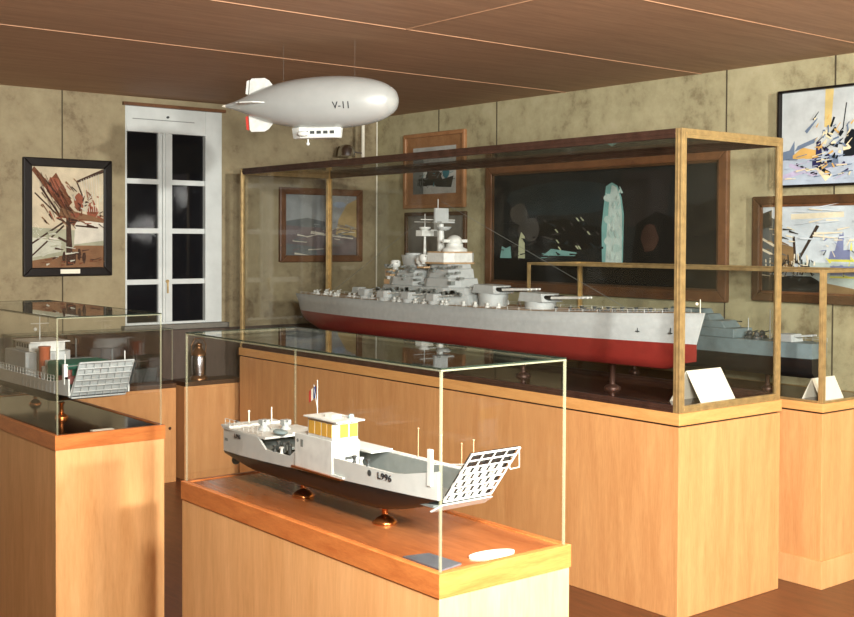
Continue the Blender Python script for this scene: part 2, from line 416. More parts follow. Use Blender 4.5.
picture('small ship print with wide pale wood frame, upper one beside the corner', 'right', 6.79, 1.838, .70, .548, .03, .03, M_framew, P, mats, mat_border=(.075, M_framew))
mats = [flat('dim_grey', srgb(128, 124, 114)), flat('dim_white', srgb(196, 196, 190)), flat('dim_dark', srgb(84, 82, 76))]
P = [(2, [(0, 0), (1, 0), (1, .35), (0, .3)]), (1, [(.48, .7), (.62, .7), (.62, .98), (.48, .98)]), (2, blob(.5, .4, .3, .1, seed=8))]
picture('thin dark framed grey picture behind the battleship mast, lower one beside corner', 'right', 6.78, 1.255, .70, .556, .028, .025, M_framed, P, mats)
# the large night battle painting
mats = [flat('night_slate', srgb(30, 33, 33)), flat('night_black', srgb(18, 18, 18)), flat('smoke', srgb(66, 64, 60)), flat('plume', srgb(186, 204, 196)), flat('plume_teal', srgb(124, 172, 166)), flat('flare', srgb(190, 196, 160)),
        flat('cliff_brown', srgb(62, 44, 36)), flat('sky_teal', srgb(34, 44, 46)), flat('dusk', srgb(40, 38, 37)), flat('plume_soft', srgb(170, 196, 188))]
P = [(7, blob(.35, .75, .3, .16, seed=9, jit=.1)), (8, [(.6, .5), (.8, .5), (.82, .95), (.62, .95)]), (1, [(0, 0), (1, 0), (1, .18), (.6, .2), (.3, .2), (0, .24)]), (1, blob(.36, .42, .22, .16, seed=10)),
     (2, blob(.14, .62, .05, .12, seed=11)), (2, blob(.19, .48, .06, .13, seed=12)), (1, [(.66, .2), (.84, .2), (.84, .56), (.76, .62), (.68, .52)]), (6, blob(.735, .4, .04, .13, seed=13)),
     (4, [(.04, .22), (.1, .22), (.095, .33), (.07, .31), (.05, .33)]), (4, [(.26, .25), (.30, .31), (.42, .28), (.42, .25)]), (5, [(.135, .22), (.17, .22), (.168, .42), (.15, .46), (.138, .38)]),
     (4, [(.535, .2), (.625, .2), (.628, .6), (.618, .74), (.60, .84), (.575, .87), (.55, .84), (.542, .7), (.532, .5)]), (3, [(.55, .2), (.62, .2), (.62, .6), (.612, .74), (.595, .83), (.575, .85), (.565, .72), (.556, .5)]),
     (1, [(.86, .2), (1, .2), (1, .72), (.92, .66), (.86, .7)])]
rr = random.Random(3)
for i in range(16):
    a, b = .26 + .25 * rr.random(), .32 + .3 * rr.random()
    P.append((2 if i % 2 else 5, strip([(a, b), (a + .012, b - .03)], .003)))
for i in range(9): P.append((9 if i % 2 else 3, blob(.58 + .02 * math.sin(i * 2.1), .26 + .06 * i, .022, .04, seed=20 + i)))
P += strokes(40, (.05, .55, .22, .55), (1, 0, 2, 7), 28, .04, .008)
P += strokes(22, (.56, .63, .22, .8), (3, 9, 3), 29, .05, .004, PI / 2)
P += strokes(14, (.04, .44, .2, .3), (4, 2, 1), 30, .03, .006)
picture('large dark night sea battle painting with tall white waterspout behind the big case', 'right', 5.86, 1.27, 1.99, .845, .06, .035, M_framem, P, mats, inner=M_framed, glazed=False)
# bright harbour painting, upper right
mats = [flat('pale_sky', srgb(186, 192, 190)), flat('water_pale', srgb(172, 184, 196)), flat('black_mass', srgb(26, 30, 34)), flat('ochre', srgb(206, 166, 96)), flat('cream_paint', srgb(222, 210, 172)), flat('navy', srgb(48, 46, 84)), flat('slate_blue', srgb(104, 120, 140)), flat('yellow_smoke', srgb(206, 184, 120)), flat('lilac', srgb(184, 176, 200))]
P = [(1, [(0, 0), (1, 0), (1, .36), (0, .34)]), (6, [(0, .27), (.16, .28), (.16, .48), (.1, .38), (0, .36)]), (3, [(.14, .28), (.46, .27), (.44, .36), (.26, .4), (.14, .32)]), (6, [(.16, .36), (.4, .44), (.44, .5), (.2, .42)]),
     (7, strip([(.56, .6), (.58, 1)], .04, .05)), (2, [(.74, .28), (1, .28), (1, .52), (.84, .56), (.76, .46)]), (5, [(.42, .3), (.5, .3), (.48, .46), (.43, .44)]),
     (4, strip([(.46, .2), (.58, .06)], .05)), (2, strip([(.4, .22), (.6, .1)], .02)), (5, [(.38, .18), (.48, .18), (.5, .29), (.38, .28)]), (6, [(.5, .16), (.7, .18), (.68, .3), (.52, .3)]), (2, strip([(.18, .22), (.44, .1)], .018)),
     (8, strip([(.02, .08), (.3, .16)], .03)), (8, strip([(.1, .22), (.36, .12)], .02)), (2, strip([(.74, .56), (.78, .84)], .006)), (2, strip([(.6, .6), (.64, .7)], .012)), (6, strip([(.3, .56), (.44, .7)], .02, .004))]
rr = random.Random(12)
for i in range(46):
    a, b = .5 + .34 * rr.random(), .08 + .5 * rr.random()
    an = rr.random() * PI; L_ = .03 + .07 * rr.random()
    P.append(((4, 2, 3, 4, 6, 2, 5)[i % 7], strip([(a, b), (a + L_ * math.cos(an), b + L_ * math.sin(an))], .006 + .016 * rr.random(), .004 + .01 * rr.random())))
P += strokes(50, (.02, .95, .04, .32), (1, 8, 6, 4, 1), 31, .12, .008, .15)
P += strokes(24, (.4, .95, .36, .7), (2, 4, 6, 3), 32, .08, .008, .8)
picture('bright abstract harbour painting with black and ochre ship, upper one at far right', 'right', 3.545, 1.888, .50, .502, .012, .05, M_frameb, P, mats, glazed=False)
mats = [flat('cloud_sky', srgb(190, 200, 204)), flat('quay_dark', srgb(52, 50, 44)), flat('hull_slate', srgb(86, 92, 92)), flat('derrick', srgb(60, 50, 42)), flat('ship_lilac', srgb(120, 128, 160)), flat('lime', srgb(206, 206, 90)), flat('sea_pale', srgb(168, 182, 176)), flat('timber', srgb(128, 104, 70)), flat('cream_deck', srgb(214, 206, 180))]
P = [(0, [(0, .3), (1, .3), (1, 1), (0, 1)]), (6, [(.4, 0), (1, 0), (1, .34), (.4, .36)]), (8, strip([(.3, .86), (.8, .88)], .03)), (1, [(0, 0), (.6, 0), (.58, .15), (.5, .2), (.2, .2), (0, .22)]), (2, [(0, .2), (.2, .24), (.2, .8), (.1, .86), (0, .86)]), (1, [(.01, .72), (.11, .76), (.11, .94), (.01, .9)]),
     (8, strip([(0, .62), (.26, .46)], .014)), (8, strip([(0, .5), (.26, .36)], .014)), (7, [(.16, .3), (.34, .3), (.34, .52), (.2, .56)]), (3, strip([(.36, .34), (.56, .76)], .012, .016)), (3, strip([(.35, .34), (.33, .64)], .012)), (4, [(.66, .38), (.86, .38), (.86, .5), (.68, .48)]), (4, strip([(.76, .48), (.78, .66)], .04, .02)),
     (5, strip([(.66, .38), (.9, .38)], .012)), (4, [(.68, .22), (.9, .22), (.9, .32), (.68, .32)]), (5, strip([(.68, .2), (.9, .2)], .01)), (7, [(.6, 0), (1, 0), (1, .06), (.7, .12), (.6, .14)])]
rr = random.Random(5)
for i in range(22):
    a = .06 + .44 * rr.random(); b = .2 + .12 * rr.random()
    P.append(((8, 1, 2)[i % 3], strip([(a, b), (a + .03 * (rr.random() - .5), b + .1 + .06 * rr.random())], .006)))
P += strokes(40, (.02, .3, .2, .8), (1, 8, 2, 7), 33, .08, .009, -.3)
P += strokes(36, (.06, .55, .14, .36), (8, 1, 2, 3), 34, .07, .007)
P += strokes(24, (.6, .95, .2, .62), (4, 2, 5, 8), 35, .07, .008)
P += strokes(16, (.3, .95, .6, .95), (0, 8), 36, .2, .01, .05)
picture('dockyard painting with a dark leaning crane, lower one at far right', 'right', 3.706, 1.29, .70, .556, .045, .035, M_framed, P, mats, inner=M_framem)

# ------------------------------------------------------------------ glass display cases
def ring(mb, x0, x1, y0, y1, z0, z1, t, mi=0):
    mb.slab([(x0, y0, z0), (x1, y0, z0), (x1 - t, y0 + t, z0), (x0 + t, y0 + t, z0)], (0, 0, z1 - z0), mi)
    mb.slab([(x1, y0, z0), (x1, y1, z0), (x1 - t, y1 - t, z0), (x1 - t, y0 + t, z0)], (0, 0, z1 - z0), mi)
    mb.slab([(x1, y1, z0), (x0, y1, z0), (x0 + t, y1 - t, z0), (x1 - t, y1 - t, z0)], (0, 0, z1 - z0), mi)
    mb.slab([(x0, y1, z0), (x0, y0, z0), (x0 + t, y0 + t, z0), (x0 + t, y1 - t, z0)], (0, 0, z1 - z0), mi)
def panes(t, w, l, z0, z1, g=.007, edge=True, top=True, inset=0):
    i = inset
    for b in ((i, w - i, i, i + g), (i, w - i, l - i - g, l - i)):
        q = MB(); q.box(b[0] + g, b[1] - g, b[2], b[3], z0, z1 - g); q.build('glass_pane', M_glass, t)
    for b in ((i, i + g), (w - i - g, w - i)):
        q = MB(); q.box(b[0], b[1], i, l - i, z0, z1 - g); q.build('glass_pane', M_glass, t)
    q = MB(); q.box(i, w - i, i, l - i, z1 - g, z1); part_label(q.build('top_pane', M_glass, t), 'glass top')
    if edge:
        e = .0012
        for cx, cy in ((0, 0), (w, 0), (0, l), (w, l)):
            sx = 1 if cx == 0 else -1; sy = 1 if cy == 0 else -1
            q = MB()
            q.box(*sorted((cx - sx * e, cx + sx * .004)), *sorted((cy - sy * e, cy + sy * .004)), z0, z1 - g)
            q.build('glass_edge', M_edge, t)
        q = MB(); ring(q, -e, w + e, -e, l + e, z1 - .003, z1 + .0006, .004, 0); ring(q, -e, w + e, -e, l + e, z1 - .007, z1 - .0031, .004, 1)
        q.build('top_edge', [M_edged, M_edge], t)
def wood_case(label, x, y, w, l, zb, zt, trim_h, floor_mat, group):
    t = thing('display_case', label, 'display case', (x, y, 0), 0, group)
    o = .012
    q = MB(); q.box(-o + .003, w + o - .003, -o + .003, l + o - .003, 0, zb - trim_h); q.build('plinth', M_oak, t, bevel=.002)
    q = MB(); ring(q, -o, w + o, -o, l + o, zb - trim_h, zb, .02); q.build('trim', M_trim, t, bevel=.0015)
    q = MB(); q.box(-o + .02, w + o - .02, -o + .02, l + o - .02, zb - .03, zb - .003); q.build('floor_panel', floor_mat, t)
    panes(t, w, l, zb, zt)
    return t
FX, FY, FW, FL, FB, FT = 1.577, 1.924, .384, 1.206, .876, 1.323
wood_case('nearest glass case on golden wood plinth, in front centre', FX, FY, FW, FL, FB, FT, .0546, M_inner, 'glass cases with orange trim on pale wooden plinths')
LX, LY, LB, LT = 1.568, 4.148, .876, 1.313
wood_case('glass case with dark floor on wooden plinth at the left edge', LX, LY, .415, 1.206, LB, LT, .055, M_blackb, 'glass cases with orange trim on pale wooden plinths')

def brass_case(label, x, y, w, l, zb, zt, post, rail, ledge, pmat, fmat, base=0, sidemat=None):
    t = thing('display_case', label, 'display case', (x, y, 0), 0, 'brass framed ship cases')
    q = MB(); q.box(-.001, w + .001, -.001, l + .001, 0, zb - ledge - .008); q.build('plinth', pmat, t, bevel=.003)
    q = MB(); q.box(.01, w - .01, .01, l - .01, zb - ledge - .008, zb - ledge); q.build('dark_groove', M_black, t)  # recessed groove between plinth and ledge, coloured black
    q = MB(); q.box(-.006, w + .006, -.006, l + .006, zb - ledge, zb); q.build('ledge', M_ledge, t, bevel=.003)
    q = MB(); q.box(rail, w - rail, rail, l - rail, zb, zb + .008); q.build('floor_panel', fmat, t)
    if base:
        q = MB(); ring(q, -.013, w + .013, -.013, l + .013, 0, base, .012); q.build('base_board', M_oak, t, bevel=.002)
    for cx, cy in ((0, 0), (w, 0), (0, l), (w, l)):
        sx = 1 if cx == 0 else -1; sy = 1 if cy == 0 else -1
        q = MB(); a = post
        q.box(*sorted((cx, cx + sx * a)), *sorted((cy, cy + sy * a * .32)), zb, zt)          # angle profile of the post
        q.box(*sorted((cx, cx + sx * a * .32)), *sorted((cy + sy * a * .32, cy + sy * a)), zb, zt)
        q.box(*sorted((cx + sx * a * .42, cx + sx * a * .58)), *sorted((cy - sy * .002, cy)), zb, zt - .004)
        q.box(*sorted((cx - sx * .002, cx)), *sorted((cy + sy * a * .42, cy + sy * a * .58)), zb, zt - .004)
        q.build('post', M_brass, t, bevel=.0015)
    for z0, z1 in ((zb, zb + rail * .75), (zt - rail, zt)):
        for yy in (0, l - rail * .4):
            q = MB(); q.box(post, w - post, yy, yy + rail * .4, z0, z1); q.box(post, w - post, yy - .003, yy + rail * .4 + .003, z0 + (z1 - z0) * .4, z0 + (z1 - z0) * .6); q.build('rail', M_brass, t, bevel=.001)
        for xx in (0, w - rail * .4):
            q = MB(); q.box(xx, xx + rail * .4, post, l - post, z0, z1); q.box(xx - .003, xx + rail * .4 + .003, post, l - post, z0 + (z1 - z0) * .4, z0 + (z1 - z0) * .6); q.build('rail', sidemat or M_brassd, t, bevel=.001)  # long sides default to the darker brass, their shade put into its colour
    panes(t, w, l, zb + .01, zt - .006, .006, False, inset=rail * .4 + .001)
    return t
BX, BY, BW, BL, BB, BT = 3.834, 3.093, .724, 3.730, .877, 2.081
brass_case('big brass framed glass case holding the red hulled battleship', BX, BY, BW, BL, BB, BT, .034, .040, .052, M_oak2, M_dark)
SB = .905 / .93                                               # size of the battleship model
RX, RY, RW, RL, RB, RT = 4.707, 2.968, .452, 1.975, .858, 1.4775
brass_case('lower brass framed case along the right wall behind the big case', RX, RY, RW, RL, RB, RT, .024, .015, .04, M_oak2, M_dark, base=.13, sidemat=M_brass)

# ------------------------------------------------------------------ text helper
def text_mesh(body, size, mats, name, parent, fn, ext=.0008, sub=0):
    c = bpy.data.curves.new('lettering', 'FONT'); c.body = body; c.size = size; c.extrude = ext
    c.align_x = 'CENTER'; c.align_y = 'CENTER'
    o = bpy.data.objects.new('lettering', c); COL.objects.link(o)
    bpy.context.view_layer.update()
    me = bpy.data.meshes.new_from_object(o.evaluated_get(bpy.context.evaluated_depsgraph_get()))
    bpy.data.objects.remove(o); bpy.data.curves.remove(c)
    for v in me.vertices: v.co = fn(v.co)
    me.materials.clear(); me.materials.append(mats); me.name = name
    q = bpy.data.objects.new(name, me); COL.objects.link(q); q.parent = parent
    return q

def pedestal(label, x, y, z, h, r, mat=M_copper, group='turned display pedestals under the ship models', stem=.008):
    q = MB(); q.lathe([(r, 0), (r * 1.02, .004), (r * .93, .009), (r * .72, .015), (r * .42, .02), (stem, .023), (stem, .026), (stem, h - .006), (stem * 1.7, h - .004), (stem * 1.7, h)])
    return tag(q.build('display_pedestal', mat, None, (x, y, z)), label, 'pedestal', group)

# ------------------------------------------------------------------ landing craft
def craft_hull(L, hb, keel, wl, deck_aft, deck_fwd, t, wall=.006, well0=.0, lower_mat=M_black, upper=M_hullw):
    """local +x is the bow, x from 0 (stern) to L; flat-bottomed hull with a rising forefoot"""
    n = 24; low = []; upL = []; upR = []
    for i in range(n + 1):
        s = i / n; x = s * L
        b = hb * (.92 + .08 * min(1, s / .12)) * (1 if s < .8 else 1 - .06 * ((s - .8) / .2) ** 2)
        kz = keel + (max(0, (s - .72) / .28) ** 1.6) * (wl(s) - keel - .002) + (max(0, (.16 - s) / .16) ** 1.3) * (wl(s) - keel - .012)
        low.append([(x, -b, wl(s)), (x, -b * .96, kz + (wl(s) - kz) * .3), (x, -b * .8, kz), (x, b * .8, kz), (x, b * .96, kz + (wl(s) - kz) * .3), (x, b, wl(s))])
    q = MB(); q.loft(low); q.build('lower_hull', lower_mat, t)
    q = MB()
    for sgn in (-1, 1):
        rings = []
        for i in range(n + 1):
            s = i / n; x = s * L
            b = hb * (.92 + .08 * min(1, s / .12)) * (1 if s < .8 else 1 - .06 * ((s - .8) / .2) ** 2)
            top = deck_aft(s)
            rake = 0 if s < .999 else 0
            rings.append([(x, sgn * b, wl(s)), (x, sgn * b * 1.01, top), (x, sgn * (b - wall), top), (x, sgn * (b - wall), wl(s))])
        q.loft(rings, closed=True, sm=False)
    q.box(-.001, .006, -hb * .92, hb * .92, wl(0), deck_aft(0))
    o = q.build('upper_hull', upper, t)
    return o
def ladder_rail(q, x0, x1, y, z, h=.02, n=6, r=.0009):
    for i in range(n + 1):
        x = x0 + (x1 - x0) * i / n; q.tube((x, y, z), (x, y, z + h), r, n=5)
    for k in (.5, 1): q.tube((x0, y, z + h * k), (x1, y, z + h * k), r, n=5)

def ramp_lattice(t, hx, hz, w0, w1, run, rise, rows, cols, name='bow_ramp', shell=False, bar=.0026):
    P = lambda u, v: Vector((hx + run * v, (w0 + (w1 - w0) * v) * (u - .5) * 2, hz + rise * v))
    nrm = Vector((-rise, 0, run)).normalized()
    q = MB()
    for i in range(cols + 1):
        u = i / cols; q.tube(P(u, 0), P(u, 1), bar if i in (0, cols) else bar * .7, n=6)
    for j in range(rows + 1):
        v = j / rows; q.tube(P(0, v), P(1, v), bar if j in (0, rows) else bar * .75, n=6)
    o = q.build(name, M_white, t)
    return o, P, nrm

# nearest model: landing craft with starboard wheelhouse
Z0 = FB
t = thing('landing_craft_model', 'white landing craft model with lowered lattice ramp in the nearest case', 'model ship', (1.76, 3.085, Z0), -PI / 2, 'landing craft models')
L1 = 1.03
wl1 = lambda s: .088 + .032 * s ** 1.3
top1 = lambda s: (.158 if s < .235 else .128 if s < .41 else .157 + (0 if s < .85 else (s - .85) * .2))
hull = craft_hull(L1, .088, .052, wl1, top1, None, t)
q = MB(); q.box(.01, .27, -.083, .083, .12, .128); q.box(.27, L1 - .02, -.08, .08, .098, .104); q.build('deck', M_midgrey, t)
q = MB(); q.box(.004, .255, -.088, .088, .156, .162); q.box(.0, .05, -.09, .09, .162, .168); q.box(.14, .26, .0, .09, .162, .168); part_label(q.build('stern_platform', M_white, t), 'white raised stern deck')
for sgn in (1,):
    q = MB(); q.box(.28, .98, .070, .083, .104, .157); q.build('port_bulwark', M_midgrey, t)
q = MB(); q.box(.28, .94, .076, .089, .156, .161); q.box(.46, .63, .015, .085, .16, .166); part_label(q.build('catwalk', M_white, t), 'white plank walkway')
# wheelhouse
q = MB(); q.prism([(.42, -.092), (.60, -.092), (.616, -.078), (.616, -.014), (.42, -.014)], .108, .2)
house = q.build('deckhouse', M_white, t, bevel=.002)
q = MB(); q.box(.41, .65, -.098, -.006, .104, .109); q.build('fender_strip', M_copper, house)
q = MB(); q.box(.60, .655, -.095, -.008, .109, .114); q.build('step', M_white, house)
q = MB(); q.prism([(.482, -.090), (.60, -.090), (.612, -.078), (.612, -.016), (.482, -.016)], .2, .25)
bridge = q.build('bridge', M_white, t, bevel=.0015)
for a, b in ((.488, .515), (.52, .547), (.552, .574), (.578, .598)):
    q = MB(); q.box(a, b, -.0912, -.0895, .208, .243); part_label(q.build('bridge_window', M_gold, bridge), 'amber window')
for a, b in ((-.074, -.048), (-.044, -.018)):
    q = MB(); q.box(.6115, .6132, a, b, .208, .243); part_label(q.build('bridge_window', M_gold, bridge), 'amber window')
q = MB(); q.box(.472, .632, -.098, -.008, .25, .2545); q.box(.535, .57, -.07, -.04, .2545, .262); roof = q.build('bridge_roof', M_white, bridge, bevel=.001)
q = MB(); q.lathe([(.008, .2545), (.008, .263), (.004, .266)], (.60, -.03, 0), n=10); q.build('searchlight', M_bgrey, roof)
q = MB(); q.tube((.468, -.05, .2), (.468, -.05, .345), .0016, .001, n=6); q.tube((.468, -.05, .262), (.45, -.05, .33), .001, n=5); mast = q.build('mast', M_white, t)
q = MB()
for i, mi in enumerate((0, 1, 2)): q.slab([(.46 - .011 * i, -.05, .328 - .006 * i), (.449 - .011 * i, -.051, .322 - .006 * i), (.449 - .011 * i, -.051, .29 - .006 * i), (.46 - .011 * i, -.05, .296 - .006 * i)], (0, .0006, 0), mi)
part_label(q.build('ensign', [M_blue, M_card, M_fred], mast), 'small blue, white and red flag')
q = MB(); q.box(.45, .462, -.0928, -.0918, .165, .185); q.build('vent', M_midgrey, house)
q = MB(); q.tube((.435, -.0915, .18), (.435, -.0925, .18), .005); q.build('porthole', M_midgrey, house)
q = MB(); q.box(.6155, .6175, -.06, -.03, .150, .158); q.build('name_board', M_dkgrey, house)
# guns, raft, fittings
for gx, gy in ((.15, -.03), (.19, .02)):
    q = MB(); q.lathe([(.017, .162), (.017, .17), (.011, .174), (.011, .183)], (gx, gy, 0), n=14); q.box(gx - .012, gx + .012, gy - .012, gy + .012, .181, .195); q.tube((gx, gy, .19), (gx + .038, gy - .012, .197), .0022, n=8)
    q.build('deck_gun', M_grey, t)
q = MB(); q.ball((.25, -.035, .172), .022, sq=(1.4, .8, .35)); part_label(q.build('life_raft', M_bgrey, t), 'blue grey raft')
q = MB()
for sx in (.3, .33, .36): q.tube((sx, -.07, .128), (sx, -.07, .15), .006, n=8); q.ball((sx, -.07, .152), .007, 8)
q.tube((.28, -.08, .128), (.34, -.06, .158), .004, n=6); q.build('winch', M_dkgrey, t)
for i, sx in enumerate((.3, .335, .69, .72, .75)):
    q = MB(); q.lathe([(.006, 0), (.004, .004), (.004, .012), (.007, .015), (.007, .018)], (sx, -.082, .157 if i > 1 else .128), n=10); q.build('bollard', M_white if i % 2 else M_dkgrey, t)
for sx, h in ((.84, .07), (.745, .075), (.92, .06), (.965, .075)):
    q = MB(); q.tube((sx, .082, .16), (sx, .082, .16 + h), .0015, n=6); q.ball((sx, .082, .16 + h), .003, 6); q.build('bulwark_post', M_teak, t)
for sy in (-.084, .084):
    q = MB(); q.box(L1 - .035, L1 - .022, sy - .004, sy + .004, .15, .236 if sy < 0 else .20); q.build('bow_post', M_white, t)
q = MB(); ladder_rail(q, .02, .24, -.087, .166, .022, 8); q.build('guard_rail', M_white, t)
q = MB(); q.tube((.01, 0, .165), (.01, 0, .2), .002); q.ball((.01, 0, .2), .004, 8); q.build('stern_post', M_card, t)
q = MB(); q.tube((.06, .05, .165), (.06, .05, .215), .002); q.build('stern_post', M_card, t)
for sy in (-.05, 0, .05):
    q = MB(); q.tube((.02, sy, .058), (.07, sy, .062), .004); q.lathe([(.014, 0), (.014, .004)], (.018, sy, .058), 'x', n=12); q.build('propeller', M_dkgrey, t)
text_mesh('L996', .03, M_letter, 'hull_number', t, lambda v: Vector((.83 + v.x, -.0905 - v.z, .143 + v.y * .75)))
text_mesh('L996', .018, M_letter, 'stern_number', t, lambda v: Vector((.10 + v.x, -.0905 - v.z, .144 + v.y)))
q = MB(); q.lathe([(.008, 0), (.008, .003)], (.765, -.0895, .143), 'y', n=10); q.build('hawse_hole', M_dkgrey, t)
rp, RPf, rn = ramp_lattice(t, L1 + .01, .118, .074, .074, .10, .125, 7, 4)
q = MB()
for j in range(5):
    for i in range(6):
        o_ = .5 * (j % 2)
        a, b = max(0, (i - .36 + o_) / 6), min(1, (i + .30 + o_) / 6)
        if b > a: q.slab([RPf(u, v) + rn * .004 for u, v in ((a, (j + .02) / 7), (b, (j + .02) / 7), (b, (j + .62) / 7), (a, (j + .62) / 7))], rn * .001, 1)
q.slab([RPf(0, 0) + rn * .006, RPf(1, 0) + rn * .006, RPf(1, .99) + rn * .006, RPf(0, .99) + rn * .006], rn * .001, 0)
q.build('tread_plate', [M_black, M_white, M_dkgrey], rp)
q = MB(); q.slab([(L1 - .03, -.084, .09), (L1 - .03, .084, .09), (L1 + .008, .076, .112), (L1 + .008, -.076, .112)], (.006, 0, -.002)); q.build('ramp_sill', M_hullw, t)
a = RPf(1, .97); q = MB(); q.path([a, a + Vector((-.01, .01, -.045)), a + Vector((-.03, .0, -.052)), a + Vector((-.04, -.006, -.02))], .0013, 6); q.build('ramp_cable', M_card, t)
for sy in (-.078, .078):
    q = MB(); q.tube((L1 - .028, sy, .2), RPf(.5 + sy * 6.2, .8), .0012, n=6); q.build('stay', M_white, t)
pedestal('front copper pedestal under the nearest landing craft', 1.75, 2.36, FB - .003, .056, .032)
pedestal('rear copper pedestal under the nearest landing craft', 1.75, 2.75, FB - .003, .056, .032)
# cards in the nearest case
q = MB(); q.lathe([(.062, 0), (.062, .004)], n=28); o = q.build('label_plate', M_card, None, (1.768, 1.968, FB - .003), -.12); o.scale = (1.0, .42, 1)
tag(o, 'white oval label plate on the nearest case floor', 'label')
q = MB(); q.prism([(1.59, 1.936), (1.66, 1.95), (1.655, 2.06), (1.59, 2.075)], FB - .003, FB + .001); tag(q.build('plaque', M_plaq), 'dark grey plaque in the front corner of the nearest case', 'plaque')

# left model: landing craft seen bow on, ramp raised
t = thing('landing_craft_model', 'landing craft model with big white raised bow ramp in the left case', 'model ship', (1.832, 5.33, LB), -PI / 2, 'landing craft models')
L2 = .94
wl2 = lambda s: .095 + .012 * s
top2 = lambda s: .15 if s < .82 else .15 + (s - .82) * .14
craft_hull(L2, .135, .06, wl2, top2, None, t)
q = MB(); q.box(.01, L2 - .02, -.125, .125, .11, .118); part_label(q.build('deck', M_green, t), 'green deck')
q = MB(); q.box(.66, .88, -.11, .11, .118, .225); part_label(q.build('tarpaulin', M_green, t, bevel=.01), 'green tarpaulin over the well deck')
q = MB(); q.prism([(.12, -.10), (.38, -.10), (.42, -.06), (.42, .06), (.38, .10), (.12, .10)], .118, .235); hs = q.build('deckhouse', M_grey, t, bevel=.003)
q = MB(); q.prism([(.2, -.08), (.37, -.08), (.4, -.04), (.4, .04), (.37, .08), (.2, .08)], .235, .275); b2 = q.build('bridge', M_white, t, bevel=.002)
for i in range(5):
    q = MB(); q.box(.215 + i * .032, .235 + i * .032, -.0812, -.079, .25, .268); q.build('bridge_window', M_dkgrey, b2)
q = MB(); q.box(.19, .41, -.088, .088, .275, .279); q.build('bridge_roof', M_white, b2)
q = MB(); q.tube((.28, 0, .279), (.28, 0, .40), .003, .0015, n=8); q.tube((.28, -.04, .35), (.28, .04, .35), .0015, n=6); q.ball((.28, -.02, .325), .008, 8); q.build('mast', M_white, t)
q = MB(); q.lathe([(.024, .118), (.024, .26), (.026, .262), (.026, .268)], (.5, -.06, 0), n=16); part_label(q.build('funnel', M_oran, t), 'orange funnel')
q = MB(); q.box(.55, .64, -.09, .0, .118, .19); q.box(.56, .63, -.08, -.01, .19, .215); q.tube((.6, -.04, .215), (.6, -.04, .27), .006, n=8); part_label(q.build('gun_house', M_white, t), 'white gun house')
for sx, sy in ((.52, .07),):
    q = MB(); q.lathe([(.022, .118), (.022, .13), (.014, .134), (.014, .15)], (sx, sy, 0), n=14); q.box(sx - .016, sx + .016, sy - .014, sy + .014, .148, .168); q.tube((sx + .01, sy, .16), (sx + .07, sy, .172), .003, n=8); q.build('deck_gun', M_grey, t)
q = MB(); ladder_rail(q, .02, .8, -.132, .15, .026, 22, .0012); q.build('guard_rail', M_white, t)
for i in range(9):
    q = MB(); q.box(.44 + .045 * i, .452 + .045 * i, -.136, -.128, .105, .152); q.build('hull_rib', M_grey, t)
q = MB(); q.box(L2 - .1, L2 - .03, -.13, -.07, .15, .18); q.tube((L2 - .06, -.1, .18), (L2 - .06, -.1, .205), .012, n=10); part_label(q.build('bow_winch', M_winch, t), 'reddish bow winch')
q = MB(); q.slab([(L2 - .02, -.12, .10), (L2 - .02, .12, .10), (L2 + .055, .105, .235), (L2 + .055, -.105, .235)], (.006, 0, 0)); rb = q.build('bow_ramp', M_white, t)
P2 = lambda u, v: Vector((L2 - .008 + .085 * v, (.112 + .0 * v) * (u - .5) * 2, .098 + .145 * v))
q = MB()
for j in range(7): q.tube(P2(0, j / 6), P2(1, j / 6), .0042, n=6)
for i in range(8): q.tube(P2(i / 7, 0), P2(i / 7, 1), .003, n=6)
q.slab([P2(0, 0) + Vector((-.006, 0, 0)), P2(1, 0) + Vector((-.006, 0, 0)), P2(1, 1) + Vector((-.006, 0, 0)), P2(0, 1) + Vector((-.006, 0, 0))], (-.004, 0, 0))
q.build('ramp_lattice', M_grey, rb)
for sy in (-.125, .125):
    q = MB(); q.box(L2 - .05, L2 - .03, sy - .008, sy + .008, .15, .23); q.tube((L2 - .04, sy, .22), P2(.5 + sy * 3.9, .95), .002, n=6); q.tube((L2 - .04, sy, .23), (L2 - .04, sy, .27), .0025, n=6); q.build('ramp_post', M_white, t)
q = MB(); q.tube(P2(1, .3) + Vector((.01, .004, 0)), P2(1, .95) + Vector((.012, .004, 0)), .004, n=6); q.build('ramp_strut', M_dkgrey, rb)
pedestal('front copper pedestal under the left landing craft', 1.742, 4.56, LB - .003, .064, .026)
pedestal('rear copper pedestal under the left landing craft', 1.80, 5.02, LB - .003, .064, .026)
q = MB(); q.box(0, .085, 0, .028, 0, .003); tag(q.build('label_plate', M_card, None, (1.712, 4.165, LB - .003), 0), 'small white label strip on the left case floor', 'label')

